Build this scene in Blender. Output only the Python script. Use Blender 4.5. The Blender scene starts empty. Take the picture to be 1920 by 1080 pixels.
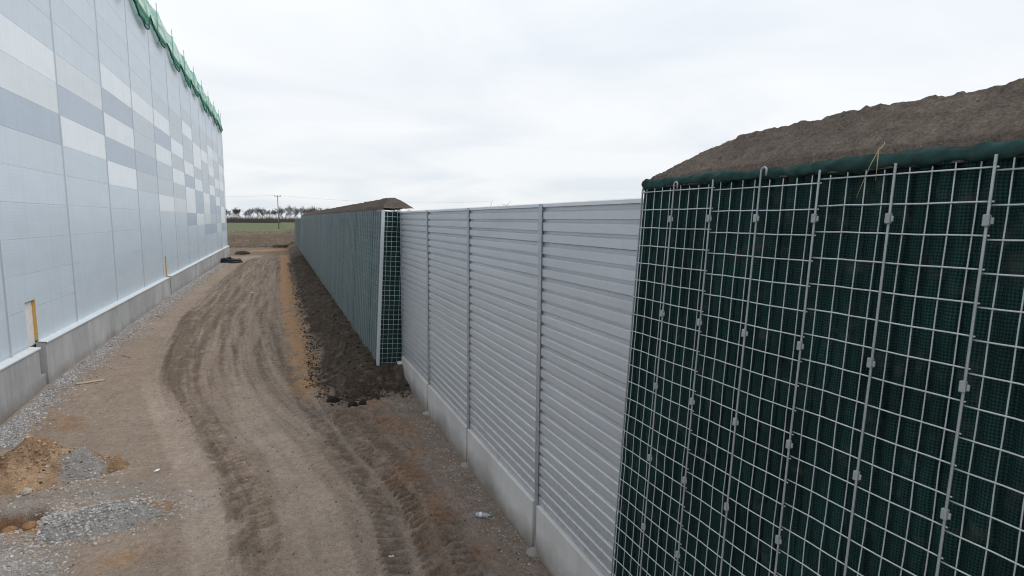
import bpy, math, random
import numpy as np
from mathutils import Matrix, Vector
random.seed(7); RNG = np.random.default_rng(7)
S = bpy.context.scene; COL = S.collection

# ------------------------------------------------------------------ camera
CAM_H, YAW, PITCH, ROLL, FPX = 5.3, .3942, .1203, .0085, 1050.0
Fv = Vector((math.sin(YAW)*math.cos(PITCH), math.cos(YAW)*math.cos(PITCH), -math.sin(PITCH)))
r0 = Vector((math.cos(YAW), -math.sin(YAW), 0)); u0 = r0.cross(Fv)
Rv = r0*math.cos(ROLL)+u0*math.sin(ROLL); Uv = -r0*math.sin(ROLL)+u0*math.cos(ROLL)
cd = bpy.data.cameras.new('camera'); cam = bpy.data.objects.new('camera', cd); COL.objects.link(cam)
cd.sensor_width = 36; cd.lens = 36*FPX/1920; cd.clip_end = 9000; cd.clip_start = .05
cam.matrix_world = Matrix(((Rv.x, Uv.x, -Fv.x, 0), (Rv.y, Uv.y, -Fv.y, 0), (Rv.z, Uv.z, -Fv.z, CAM_H), (0, 0, 0, 1)))
S.camera = cam

# ------------------------------------------------------------------ world: overcast sky
W = bpy.data.worlds.new('World'); S.world = W; W.use_nodes = True
nt = W.node_tree; nt.nodes.clear(); N = nt.nodes.new; L = nt.links.new
wo = N('ShaderNodeOutputWorld'); bg = N('ShaderNodeBackground'); bg2 = N('ShaderNodeBackground'); add = N('ShaderNodeAddShader')
sky = N('ShaderNodeTexSky'); sky.sky_type = 'NISHITA'; sky.sun_disc = False
sky.sun_elevation = math.radians(48); sky.sun_rotation = math.radians(118)
L(sky.outputs[0], bg2.inputs[0]); bg2.inputs[1].default_value = .006     # what little of the blue comes through
tc = N('ShaderNodeTexCoord'); sx = N('ShaderNodeSeparateXYZ'); L(tc.outputs['Generated'], sx.inputs[0])
def wm(op, a, b):
    m = N('ShaderNodeMath'); m.operation = op
    for i, v in enumerate((a, b)):
        if isinstance(v, (int, float)): m.inputs[i].default_value = v
        else: L(v, m.inputs[i])
    return m.outputs[0]
zz = wm('ADD', wm('MAXIMUM', sx.outputs[2], 0.0), .13)
cx = N('ShaderNodeCombineXYZ'); L(wm('DIVIDE', sx.outputs[0], zz), cx.inputs[0]); L(wm('DIVIDE', sx.outputs[1], zz), cx.inputs[1])
n1 = N('ShaderNodeTexNoise'); n1.inputs['Scale'].default_value = .8; n1.inputs['Detail'].default_value = 6; n1.inputs['Roughness'].default_value = .5
n1.inputs['Distortion'].default_value = .5; L(cx.outputs[0], n1.inputs['Vector'])
rp = N('ShaderNodeValToRGB'); L(n1.outputs[0], rp.inputs[0])
rp.color_ramp.elements[0].position = .34; rp.color_ramp.elements[0].color = (.785, .835, .885, 1)
rp.color_ramp.elements[1].position = .58; rp.color_ramp.elements[1].color = (.925, .945, .965, 1)
gz = N('ShaderNodeMapRange'); L(sx.outputs[2], gz.inputs[0]); gz.inputs[1].default_value = 0; gz.inputs[2].default_value = .45
gz.inputs[3].default_value = .88; gz.inputs[4].default_value = 1.02
mu = N('ShaderNodeVectorMath'); mu.operation = 'SCALE'; L(rp.outputs[0], mu.inputs[0]); L(gz.outputs[0], mu.inputs['Scale'])
L(mu.outputs[0], bg.inputs[0]); bg.inputs[1].default_value = .99
L(bg.outputs[0], add.inputs[0]); L(bg2.outputs[0], add.inputs[1]); L(add.outputs[0], wo.inputs[0])

sd = bpy.data.lights.new('sun', 'SUN'); sun = bpy.data.objects.new('sun', sd); COL.objects.link(sun)
sd.energy = .95; sd.angle = math.radians(30); sd.color = (1, .97, .93)
az, el = math.radians(118), math.radians(48)
sun.rotation_euler = Vector((math.sin(az)*math.cos(el), math.cos(az)*math.cos(el), math.sin(el))).to_track_quat('Z', 'Y').to_euler()
S.view_settings.view_transform = 'Standard'; S.view_settings.look = 'None'
S.view_settings.exposure = .12; S.view_settings.gamma = 1; S.view_settings.use_curve_mapping = False
S.render.engine = 'CYCLES'; S.cycles.pixel_filter_type = 'BLACKMAN_HARRIS'; S.cycles.filter_width = 1.1

# ------------------------------------------------------------------ helpers
class MB:
    def __init__(s): s.v = []; s.f = []
    def box(s, a, b):
        x0, y0, z0 = a; x1, y1, z1 = b; n = len(s.v)
        s.v += [(x0,y0,z0),(x1,y0,z0),(x1,y1,z0),(x0,y1,z0),(x0,y0,z1),(x1,y0,z1),(x1,y1,z1),(x0,y1,z1)]
        s.f += [tuple(n+i for i in q) for q in ((0,3,2,1),(4,5,6,7),(0,1,5,4),(1,2,6,5),(2,3,7,6),(3,0,4,7))]
        return s
    def cbox(s, a, b, c=.01):
        """box with chamfered long vertical/horizontal edges (all 12 edges cut)"""
        x0, y0, z0 = a; x1, y1, z1 = b; n = len(s.v)
        P = [(x0,x1),(y0,y1),(z0,z1)]; idx = {}
        for ax in range(3):
            for sx_ in (0,1):
                for sy_ in (0,1):
                    for sz_ in (0,1):
                        sg = (sx_,sy_,sz_); p = []
                        for k in range(3):
                            e = P[k][sg[k]]
                            if k != ax: e += c if sg[k] == 0 else -c
                            p.append(e)
                        idx[(ax,sg)] = len(s.v); s.v.append(tuple(p))
        def q(ax, side):
            o = [k for k in range(3) if k != ax]; r = []
            for a_, b_ in ((0,0),(1,0),(1,1),(0,1)):
                g = [0,0,0]; g[ax] = side; g[o[0]] = a_; g[o[1]] = b_; r.append(idx[(ax,tuple(g))])
            flip = (side == 0) != (ax == 1)
            s.f.append(tuple(r[::-1] if flip else r))
        for ax in range(3):
            q(ax,0); q(ax,1)
        for ax in range(3):
            o = [k for k in range(3) if k != ax]
            for a_ in (0,1):
                for b_ in (0,1):
                    g0 = [0,0,0]; g1 = [0,0,0]; g0[o[0]] = g1[o[0]] = a_; g0[o[1]] = g1[o[1]] = b_; g1[ax] = 1
                    s.f.append((idx[(o[0],tuple(g0))], idx[(o[0],tuple(g1))], idx[(o[1],tuple(g1))], idx[(o[1],tuple(g0))]))
        for sx_ in (0,1):
            for sy_ in (0,1):
                for sz_ in (0,1): s.f.append(tuple(idx[(k,(sx_,sy_,sz_))] for k in range(3)))
        return s
    def tube(s, pts, r, n=6, cap=True, r2=None):
        pts = [Vector(p) for p in pts]; m = len(pts); base = len(s.v); up = None
        for i, p in enumerate(pts):
            t = (pts[min(i+1,m-1)]-pts[max(i-1,0)]).normalized()
            if up is None: up = Vector((0,0,1)) if abs(t.z) < .9 else Vector((1,0,0))
            a = t.cross(up).normalized(); b = a.cross(t).normalized(); up = b
            rr = r if r2 is None else r+(r2-r)*i/(m-1)
            for k in range(n):
                w = 2*math.pi*k/n; s.v.append(tuple(p+(a*math.cos(w)+b*math.sin(w))*rr))
        for i in range(m-1):
            for k in range(n):
                k2 = (k+1) % n; s.f.append((base+i*n+k, base+i*n+k2, base+(i+1)*n+k2, base+(i+1)*n+k))
        if cap:
            s.f.append(tuple(base+k for k in range(n))[::-1]); s.f.append(tuple(base+(m-1)*n+k for k in range(n)))
        return s
    def extrude(s, prof, axis, a, b, closed=True):
        """profile = list of (x,z); swept along y from a to b"""
        n = len(s.v); m = len(prof)
        for y in (a, b): s.v += [(p[0], y, p[1]) for p in prof]
        for i in range(m if closed else m-1):
            j = (i+1) % m; s.f.append((n+i, n+j, n+m+j, n+m+i))
        if closed: s.f.append(tuple(n+i for i in range(m))[::-1]); s.f.append(tuple(n+m+i for i in range(m)))
        return s
    def mesh(s, name, mat, smooth=False):
        me = bpy.data.meshes.new(name); me.from_pydata(s.v, [], s.f); me.update()
        if mat: me.materials.append(mat)
        if smooth: me.polygons.foreach_set('use_smooth', [True]*len(me.polygons))
        bmfix(me); return me
    def build(s, name, mat, parent=None, smooth=False, loc=None):
        return obj(name, s.mesh(name, mat, smooth), parent, loc)
import bmesh
def bmfix(me):
    b = bmesh.new(); b.from_mesh(me); bmesh.ops.recalc_face_normals(b, faces=b.faces); b.to_mesh(me); b.free()
def obj(name, me, parent=None, loc=None, rot=None):
    o = bpy.data.objects.new(name, me); COL.objects.link(o)
    if parent: o.parent = parent
    if loc is not None: o.location = loc
    if rot is not None: o.rotation_euler = rot
    return o
def tag(o, label=None, cat=None, group=None, kind=None):
    if label: o['label'] = label
    if cat: o['category'] = cat
    if group: o['group'] = group
    if kind: o['kind'] = kind
    return o
def empty(name, loc=(0,0,0), rot=(0,0,0), parent=None):
    o = bpy.data.objects.new(name, None); COL.objects.link(o); o.location = loc; o.rotation_euler = rot
    if parent: o.parent = parent
    return o
def npmesh(name, V, Fq, mat, smooth=True, cols=None):
    me = bpy.data.meshes.new(name); nv, nf, k = len(V), len(Fq), Fq.shape[1]
    me.vertices.add(nv); me.vertices.foreach_set('co', np.ascontiguousarray(V, dtype=np.float32).ravel())
    me.loops.add(nf*k); me.loops.foreach_set('vertex_index', np.ascontiguousarray(Fq, dtype=np.int32).ravel())
    me.polygons.add(nf); me.polygons.foreach_set('loop_start', np.arange(0, nf*k, k, dtype=np.int32))
    me.polygons.foreach_set('use_smooth', np.full(nf, smooth)); me.update(calc_edges=True)
    if cols is not None:
        a = me.color_attributes.new('soil', 'FLOAT_COLOR', 'POINT')
        c = np.ones((nv, 4), np.float32); c[:, :cols.shape[1]] = cols; a.data.foreach_set('color', c.ravel())
    me.materials.append(mat); return me

# value noise -------------------------------------------------------
_T = RNG.random((256, 256))
def vn(x, y):
    xi = np.floor(x).astype(int); yi = np.floor(y).astype(int); fx = x-xi; fy = y-yi
    fx = fx*fx*(3-2*fx); fy = fy*fy*(3-2*fy); g = lambda a, b: _T[a & 255, b & 255]
    return (g(xi,yi)*(1-fx)+g(xi+1,yi)*fx)*(1-fy)+(g(xi,yi+1)*(1-fx)+g(xi+1,yi+1)*fx)*fy
def fbm(x, y, sc, oc=4, seed=0, rough=.55):
    t = 0; a = 1; n = 0; f = 1/sc
    for i in range(oc):
        t = t+a*(vn(x*f+seed*17.3+i*5.1, y*f+seed*9.7+i*3.3)*2-1); n += a; a *= rough; f *= 2.03
    return t/n
def ss(a, b, x): t = np.clip((x-a)/(b-a), 0, 1); return t*t*(3-2*t)
def curve(y, pts):
    p = sorted(pts, key=lambda q: q[1]); return np.interp(y, [q[1] for q in p], [q[0] for q in p])

# materials ---------------------------------------------------------
class Mat:
    def __init__(s, name, base=(.5,.5,.5), rough=.6, metal=0., spec=.5):
        s.m = bpy.data.materials.new(name); s.m.use_nodes = True; s.t = s.m.node_tree
        s.b = s.t.nodes['Principled BSDF']; s.b.inputs['Base Color'].default_value = (*base, 1)
        s.b.inputs['Roughness'].default_value = rough; s.b.inputs['Metallic'].default_value = metal
        s.b.inputs['Specular IOR Level'].default_value = spec; s.base = base; s.co = None
    def n(s, t): return s.t.nodes.new(t)
    def l(s, a, b): s.t.links.new(a, b)
    def coord(s, scale=(1,1,1), which='Object'):
        tc = s.n('ShaderNodeTexCoord'); mp = s.n('ShaderNodeMapping'); mp.inputs['Scale'].default_value = scale
        if which == 'World':
            g = s.n('ShaderNodeNewGeometry'); s.l(g.outputs['Position'], mp.inputs[0])
        else: s.l(tc.outputs[which], mp.inputs[0])
        return mp.outputs[0]
    def noise(s, scale, detail=4, rough=.5, vec=None, dist=0):
        n = s.n('ShaderNodeTexNoise'); n.inputs['Scale'].default_value = scale; n.inputs['Detail'].default_value = detail
        n.inputs['Roughness'].default_value = rough; n.inputs['Distortion'].default_value = dist
        if vec: s.l(vec, n.inputs['Vector'])
        return n.outputs[0]
    def rng(s, v, a, b, lo, hi):
        r = s.n('ShaderNodeMapRange'); s.l(v, r.inputs[0])
        for i, x in enumerate((a, b, lo, hi)): r.inputs[i+1].default_value = x
        return r.outputs[0]
    def math(s, op, a, b=None):
        m = s.n('ShaderNodeMath'); m.operation = op
        for i, v in enumerate((a, b)):
            if v is None: continue
            if isinstance(v, (int, float)): m.inputs[i].default_value = v
            else: s.l(v, m.inputs[i])
        return m.outputs[0]
    def mix(s, f, a, b, mode='MIX'):
        m = s.n('ShaderNodeMix'); m.data_type = 'RGBA'; m.blend_type = mode
        for i, v in ((0, f), (6, a), (7, b)):
            if isinstance(v, (int, float)): m.inputs[i].default_value = v
            elif isinstance(v, tuple): m.inputs[i].default_value = (*v, 1)
            else: s.l(v, m.inputs[i])
        return m.outputs[2]
    def scale(s, c, f):
        m = s.n('ShaderNodeVectorMath'); m.operation = 'SCALE'
        if isinstance(c, tuple): m.inputs[0].default_value = c
        else: s.l(c, m.inputs[0])
        s.l(f, m.inputs['Scale']); return m.outputs[0]
    def color(s, c): s.l(c, s.b.inputs['Base Color']); return s
    def bump(s, h, st=.3, dist=.02):
        b = s.n('ShaderNodeBump'); b.inputs['Strength'].default_value = st; b.inputs['Distance'].default_value = dist
        s.l(h, b.inputs['Height']); s.l(b.outputs[0], s.b.inputs['Normal']); return s

def simple(name, base, rough=.6, metal=0, var=.1, sc=6, bump=.0, vec=(1,1,1), which='World', spec=.5, detail=5):
    M = Mat(name, base, rough, metal, spec); v = M.coord(vec, which); n = M.noise(sc, detail, .6, v)
    M.color(M.scale(tuple(base), M.rng(n, .3, .7, 1-var, 1+var)))
    if bump: M.bump(n, bump, .01)
    return M.m

def concrete(name, base, sk=1.):
    M = Mat(name, base, .85, 0, .3)
    a = M.noise(.9, 5, .6, M.coord((1,1,1),'World')); st = M.noise(7, 4, .6, M.coord((1,1,.07),'World'))
    big = M.noise(.5, 2, .5, M.coord((1,1,.25),'World'))
    f = M.math('MULTIPLY', M.rng(a, .3, .7, .88, 1.1), M.rng(st, .3, .75, 1+.07*sk, 1-.17*sk))
    f = M.math('MULTIPLY', f, M.rng(big, .35, .65, 1-.14*sk, 1+.10*sk))
    fine = M.noise(60, 3, .6, M.coord((1,1,1),'World')); f = M.math('MULTIPLY', f, M.rng(fine, .3, .7, .93, 1.06))
    # splashes of soil near the ground
    g = M.n('ShaderNodeNewGeometry'); sp = M.n('ShaderNodeSeparateXYZ'); M.l(g.outputs['Position'], sp.inputs[0])
    h = M.math('ADD', sp.outputs[2], M.rng(a, .3, .7, -.15, .15)); d = M.rng(h, 0.02, .5, .8, 0.0)
    M.color(M.mix(d, M.scale(tuple(base), f), (.22, .185, .15))); M.bump(fine, .25, .01); return M.m

def clad(name, base):
    M = Mat(name, base, .42, 0.0, .5)
    oi = M.n('ShaderNodeObjectInfo'); v = M.coord((1, .35, 1), 'World')
    n = M.noise(1.6, 5, .6, v); fine = M.noise(45, 3, .7, M.coord((1,1,1),'World'))
    f = M.math('MULTIPLY', M.rng(n, .3, .7, .965, 1.03), M.rng(oi.outputs['Random'], 0, 1, .972, 1.028))
    f = M.math('MULTIPLY', f, M.rng(fine, .3, .7, .975, 1.025))
    # faint rain streaks
    st = M.noise(3, 4, .6, M.coord((1, 1.6, .05), 'World')); f = M.math('MULTIPLY', f, M.rng(st, .45, .8, 1.0, .93))
    M.color(M.scale(tuple(base), f))
    wv = M.n('ShaderNodeTexWave'); wv.bands_direction = 'Z'; wv.inputs['Scale'].default_value = 3.2; M.l(M.coord((1,1,1),'World'), wv.inputs[0])
    M.bump(M.math('ADD', M.rng(wv.outputs['Fac'], 0, 1, 0, .7), n), .10, .01)
    return M.m
M_W = clad('panel_white', (.80, .865, .92)); M_L = clad('panel_pale', (.71, .77, .81)); M_B = clad('panel_light_grey', (.60, .69, .775))
M_M = clad('panel_mid_grey', (.55, .62, .685)); M_D = clad('panel_dark_grey', (.455, .54, .645)); M_T = clad('trim_metal', (.56, .60, .64))
M_joint = simple('joint_strip_metal', (.47, .51, .56), .45, .2, .05)
M_flash = simple('flashing_metal', (.74, .78, .80), .35, .1, .06, 3)
M_back = simple('backing_dark', (.16, .17, .18), .8)
M_conc = concrete('plinth_concrete', (.46, .465, .475)); M_conc2 = concrete('barrier_concrete', (.66, .645, .63), .35)
M_foam = simple('insulation_core', (.60, .36, .11), .9, 0, .2, 30, .3)
M_board = simple('recess_board', (.74, .74, .72), .8, 0, .08, 5)

def galv(name, base, rough=.42, metal=.55, sc=22):
    M = Mat(name, base, rough, metal); v = M.coord((1,1,1),'World')
    vo = M.n('ShaderNodeTexVoronoi'); vo.inputs['Scale'].default_value = sc; M.l(v, vo.inputs[0])
    n = M.noise(3, 4, .6, v); f = M.math('MULTIPLY', M.rng(vo.outputs['Color'], 0, 1, .9, 1.08), M.rng(n, .3, .7, .9, 1.08))
    M.color(M.scale(tuple(base), f)); return M.m
M_galv = galv('galvanised_steel', (.50, .53, .56)); M_wire = galv('galvanised_wire', (.58, .62, .65), .42, .35, 60)
M_wired = galv('dull_wire', (.46,.51,.53), .5, .35, 60); M_rod = galv('galvanised_rod', (.36, .395, .41), .5, .4, 60); M_clip = galv('galvanised_clip', (.36, .39, .40), .6, .3, 50)

def casset():
    b = (.62, .645, .675); M = Mat('perforated_aluminium', b, .42, .3)
    p = M.coord((0, 90, 90), 'World'); vo = M.n('ShaderNodeTexVoronoi'); vo.inputs['Scale'].default_value = 1; vo.inputs['Randomness'].default_value = .15
    M.l(p, vo.inputs[0]); holes = M.rng(vo.outputs['Distance'], .18, .32, .72, 1.0)
    n = M.noise(1.5, 4, .6, M.coord((1,.4,2),'World')); oi = M.n('ShaderNodeObjectInfo')
    f = M.math('MULTIPLY', holes, M.rng(n, .3, .7, .95, 1.05)); f = M.math('MULTIPLY', f, M.rng(oi.outputs['Random'], 0, 1, .965, 1.03))
    st = M.noise(9, 4, .6, M.coord((1, 1, .05), 'World')); f = M.math('MULTIPLY', f, M.rng(st, .45, .75, 1.01, .97))
    g = M.n('ShaderNodeNewGeometry'); sp = M.n('ShaderNodeSeparateXYZ'); M.l(g.outputs['Position'], sp.inputs[0])
    mu_ = M.noise(14, 5, .7, M.coord((1, 1, 1), 'World')); low = M.rng(sp.outputs[2], .8, 2.0, .55, 0.0)
    M.color(M.mix(M.math('MULTIPLY', low, M.rng(mu_, .5, .66, 0, 1)), M.scale(b, f), (.33, .29, .25)))
    big = M.noise(.8, 2, .5, M.coord((1, 1, .5), 'World')); M.bump(M.math('ADD', M.math('MULTIPLY', big, .7), n), .25, .02); return M.m
M_cass = casset()

def geotex(name, base):
    M = Mat(name, base, .85, 0, .2)
    g = M.n('ShaderNodeNewGeometry'); sp = M.n('ShaderNodeSeparateXYZ'); M.l(g.outputs['Position'], sp.inputs[0])
    nz = M.noise(6, 2, .5, M.coord((1,1,1),'World'))
    zz = M.math('ADD', M.math('MULTIPLY', sp.outputs[2], 2*math.pi/.017), M.math('MULTIPLY', nz, 9.0))
    yy = M.math('ADD', M.math('MULTIPLY', sp.outputs[1], 2*math.pi/.015), M.math('MULTIPLY', nz, 5.0))
    rows = M.math('MULTIPLY', M.math('ADD', M.math('SINE', zz), 1), .5); colz = M.math('MULTIPLY', M.math('ADD', M.math('SINE', yy), 1), .5)
    k = M.math('MULTIPLY', M.math('ADD', rows, colz), .5)
    big = M.noise(2.2, 4, .6, M.coord((1,1,.6),'World')); fine = M.noise(90, 2, .6, M.coord((1,1,1),'World'))
    f = M.math('MULTIPLY', M.rng(k, .1, .9, .3, 1.7), M.rng(big, .3, .7, .6, 1.4)); f = M.math('MULTIPLY', f, M.rng(fine, .3, .7, .8, 1.2))
    c = M.scale(tuple(base), f)
    dust = M.noise(5, 5, .65, M.coord((1,1,1.3),'World')); c = M.mix(M.rng(dust, .56, .74, 0, .5), c, (.07, .075, .06))
    M.color(c); M.bump(k, .35, .004); return M.m
M_geo = geotex('green_geotextile', (.0062, .0265, .0250)); M_geo3 = geotex('green_geotextile_end', (.011, .042, .036)); M_geo2 = geotex('green_geotextile_weathered', (.018, .085, .074))
M_roll = simple('green_fabric_roll', (.011, .048, .043), .75, 0, .45, 11, .8, spec=.4)

def netmat():
    M = Mat('green_netting', (.02, .32, .17), .7); b = M.b
    tr = M.n('ShaderNodeBsdfTransparent'); tl = M.n('ShaderNodeBsdfTranslucent'); tl.inputs[0].default_value = (.03, .42, .24, 1)
    m1 = M.n('ShaderNodeMixShader'); m1.inputs[0].default_value = .45; M.l(b.outputs[0], m1.inputs[1]); M.l(tl.outputs[0], m1.inputs[2])
    n = M.noise(1.1, 3, .5, M.coord((1,.5,2),'World')); f = M.rng(n, .35, .65, .42, .78)
    m2 = M.n('ShaderNodeMixShader'); M.l(f, m2.inputs[0]); M.l(tr.outputs[0], m2.inputs[1]); M.l(m1.outputs[0], m2.inputs[2])
    M.l(m2.outputs[0], M.t.nodes['Material Output'].inputs[0]); return M.m
M_net = netmat(); M_hem = simple('green_net_hem', (.006, .085, .055), .8, 0, .3, 4)

def soil(name, attr=True, base=(.1,.1,.1), fine=55, var=.42, bump=.9, spec=.15):
    M = Mat(name, base, .95, 0, spec)
    if attr:
        a = M.n('ShaderNodeVertexColor'); a.layer_name = 'soil'; c = a.outputs[0]
    else: c = tuple(base)
    v = M.coord((1,1,1),'World')
    n1 = M.noise(fine, 5, .72, v); n2 = M.noise(7, 6, .68, v); n3 = M.noise(1.3, 3, .5, v)
    f = M.math('MULTIPLY', M.rng(n1, .28, .72, 1-var, 1+var), M.rng(n2, .3, .7, .80, 1.18)); f = M.math('MULTIPLY', f, M.rng(n3, .3, .7, .93, 1.07))
    c = M.scale(c, f)
    vo = M.n('ShaderNodeTexVoronoi'); vo.inputs['Scale'].default_value = 34; M.l(v, vo.inputs[0])   # pebbles pressed in the soil
    pk = M.math('MULTIPLY', M.rng(vo.outputs['Distance'], .12, .24, 1, 0), M.rng(n2, .5, .62, 0, .7))
    c = M.mix(pk, c, (.36, .335, .31))
    n4 = M.noise(26, 4, .65, v); c = M.scale(c, M.rng(n4, .55, .70, 1.0, .55)); c = M.scale(c, M.rng(n4, .30, .42, 1.16, 1.0)); M.color(c)  # thresholded noise puts the shade of small pits into the colour
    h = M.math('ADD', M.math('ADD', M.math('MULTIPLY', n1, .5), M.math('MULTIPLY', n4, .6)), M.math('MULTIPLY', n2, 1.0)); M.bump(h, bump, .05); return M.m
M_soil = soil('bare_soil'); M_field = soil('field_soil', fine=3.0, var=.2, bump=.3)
M_stone = soil('pale_gravel', fine=30, var=.15, bump=.3)

# ------------------------------------------------------------------ ground
LEFT = [(-.8,6),(-.8,8.75),(-1.11,10.86),(-1.68,12.96),(-2.61,15.98),(-3.69,20.41),(-4.4,25.4),(-4.85,33.2),(-4.74,47.7),(-4.2,70),(-3.6,80),(-1.7,88),(1,95)]
LT1 = [(-1.0,6),(-1.09,8.87),(-1.25,10.15),(-1.66,12.41),(-2.65,15.98),(-3.9,20.47),(-5.0,28)]
LT2 = [(.5,6),(.52,8.22),(.42,10.45),(0,12.88),(-.74,15.66),(-1.75,21.02),(-2.4,27),(-2.5,35)]
TR1 = [(1.45,5),(1.48,7.83),(1.58,9.79),(1.4,11.22),(.96,13.48),(.38,17.66),(-.2,23),(-.5,30),(-.3,40)]
TR2 = [(-.25,5),(-.29,8.54),(-.37,9.47),(-.49,10.81),(-1.11,13.62),(-1.73,15.64),(-2.6,19),(-3.4,24),(-3.7,32),(-3.4,45),(-3,60)]
RR = [(1.5,5),(1.5,7.86),(1.4,9.93),(1.1,12.25),(.5,14.85),(0,17.89),(-.4,22.1),(-.5,31.6),(-.3,40),(-.3,86)]
ORG = [(1.2,16.2),(.85,17.2),(.62,19.4),(.72,23.4),(.55,28.3),(.45,39.9),(.5,66.7),(.6,95),(.7,112)]
ORB = [(2.8,7),(2.5,8.0),(2.35,10.1),(2.25,10.9),(2.7,12.1),(2.8,13.5),(2.3,15.9)]
MND = [(1.35,112),(1.2,66.5),(1.15,32.8),(1.2,23.2),(1.0,18.0),(1.3,16.6)]
def lane_left(y): return np.interp(y, [0,17.7,21,41.6,87,110], [-.06,-.03,.15,.35,-.08,0])
HOLE = (-4.62, 11.75)
def mound_h(x, y):
    xb = curve(y, MND)-.15+.30*fbm(x, y*.45, 1.0, 4, 5)+.10*fbm(x, y, .25, 3, 55); t = (x-xb)/(2.75-xb)
    k = ss(16.4, 18.5, y+.35*fbm(x, y, .8, 3, 6)); return .62*ss(-.02, 1.0, t)**.85*k, ss(-.12,.04,t)*ss(16.35,16.75,y+.5*fbm(x,y,.5,3,8))
def height(x, y, detail=True):
    z = lane_left(y)*ss(-2.5, -6.3, x)
    z = z+.035*fbm(x, y, 2.6, 3, 1)
    mh, mm = mound_h(x, y); z = z+mh
    far = ss(112, 150, y); z = z+far*1.0+ss(108,124,y)*(.45*fbm(x, y, 9, 4, 3)+.22*fbm(x, y, 3.0, 3, 9)*(1-ss(160,200,y)))*(1-ss(190,240,y)*.7)
    bump_ = np.exp(-((y-128)/9)**2)*np.exp(-((x+1)/12)**2); z = z+bump_*.5*(.6+fbm(x,y,3,3,4))
    if not detail: return z
    near = 1-ss(60, 110, y)
    z = z+mm*.15*fbm(x, y, .45, 4, 7)+mm*.035*fbm(x,y,.12,3,70)
    lf = ss(-.3, .3, x-curve(y, LEFT)); inside = lf*(1-ss(-.1,.5,x-curve(y,MND)))
    # long streaks along the lane in the churned part
    u = x-.5*(curve(y,LEFT)+curve(y,RR)); z = z+inside*(.030*fbm(u*1.0, y*.06, .22, 3, 11)+.022*fbm(x, y, .12, 3, 12))*ss(12,17,y)
    un = x-curve(y,TR2)*(y<18)-(.5*(curve(y,LEFT)+curve(y,RR)))*(y>=18); z = z+inside*near*.010*fbm(un, y*.03, .075, 3, 77)
    for C_, w, dep in ((LT1,.42,.035),(LT2,.40,.03)):
        d = (x-curve(y,C_))/w; z = z-dep*np.exp(-d**4)
    def lug(C_, w, per, amp, slant, seed, y0, y1):
        d = x-curve(y, C_); m = (1-ss(w*.85, w*1.1, np.abs(d)))*ss(y0[0],y0[1],y)*(1-ss(y1[0],y1[1],y))
        m = m*ss(-.45,.1,fbm(x,y,.9,2,seed)+.25)
        p = np.sin(2*np.pi*(y/per+slant*d/per+.35*fbm(x,y,.35,2,seed+1))); rim = np.exp(-((np.abs(d)-w*1.05)/.06)**2)*.02*ss(y0[0],y0[1],y)*(1-ss(y1[0],y1[1],y))
        return m*amp*np.sign(p)*np.abs(p)**.6-m*.012+rim
    z = z+lug(TR1,.21,.20,.058,.5,21,(4,5),(18,23)); z = z+lug([(a+.52,b) for a,b in TR1],.17,.19,.054,-.5,23,(4,5),(15,18))
    z = z+lug([(a+1.0,b) for a,b in TR1],.17,.19,.054,.4,33,(4,5),(15,19))
    z = z+lug(TR2,.19,.19,.054,-.4,25,(4,5),(16,19)); z = z+lug([(a+.5,b) for a,b in LT1],.14,.15,.018,.6,27,(8,9),(19,22))
    z = z+lug([(a-.42,b) for a,b in TR2],.14,.17,.022,.5,29,(8,9),(14,16))
    z = z+lug([(a+.1,b) for a,b in LEFT],.22,.18,.02,.5,31,(14,17),(50,60)); z = z+lug([(a+.9,b) for a,b in LEFT],.2,.18,.02,-.5,35,(16,18),(50,60))
    z = z+lug([(a+1.7,b) for a,b in LEFT],.2,.14,.010,.5,36,(20,22),(50,60))
    # churned clods right of the lane
    ch = ss(-.1,.5,x-curve(y,TR1))*(1-ss(2.5,3.0,x))*(1-ss(15.5,16.6,y)); r_ = np.abs(fbm(x, y, .4, 4, 41)); z = z+ch*(.17*(.3-r_)+.09*fbm(x,y,.16,4,44))*ss(-.3,.3,fbm(x,y,1.5,2,43))
    # heavier churn of the orange strip and its kerb
    d = x-curve(y,ORG); z = z+ss(16,18,y)*(.10*np.exp(-(d/.35)**2)+.04*np.exp(-(d/.5)**2)*fbm(x,y,.2,3,45))*(.35+.65*near)
    # hole dug at lower left, raised gravel rim and spoil in front
    hd = np.hypot((x-HOLE[0])/1.35, y-HOLE[1])+.05*fbm(x,y,.3,3,47); z = z-.60*(1-ss(.20,.48,hd))+.13*np.exp(-((hd-.62)/.18)**2)
    z = z+.02*ss(-3.2,-4.2,x)*(1-ss(13.5,15,y))*fbm(x,y,.25,3,49)
    z = z+.014*fbm(x, y, .16, 3, 51)+.010*fbm(x, y, .08, 2, 52)+inside*.012*fbm(x, y, .10, 3, 53)
    return z
C_ = lambda r, g, b: np.array([r, g, b])
def lerp(c, d, m): return c+(d-c)*m[..., None]
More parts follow.
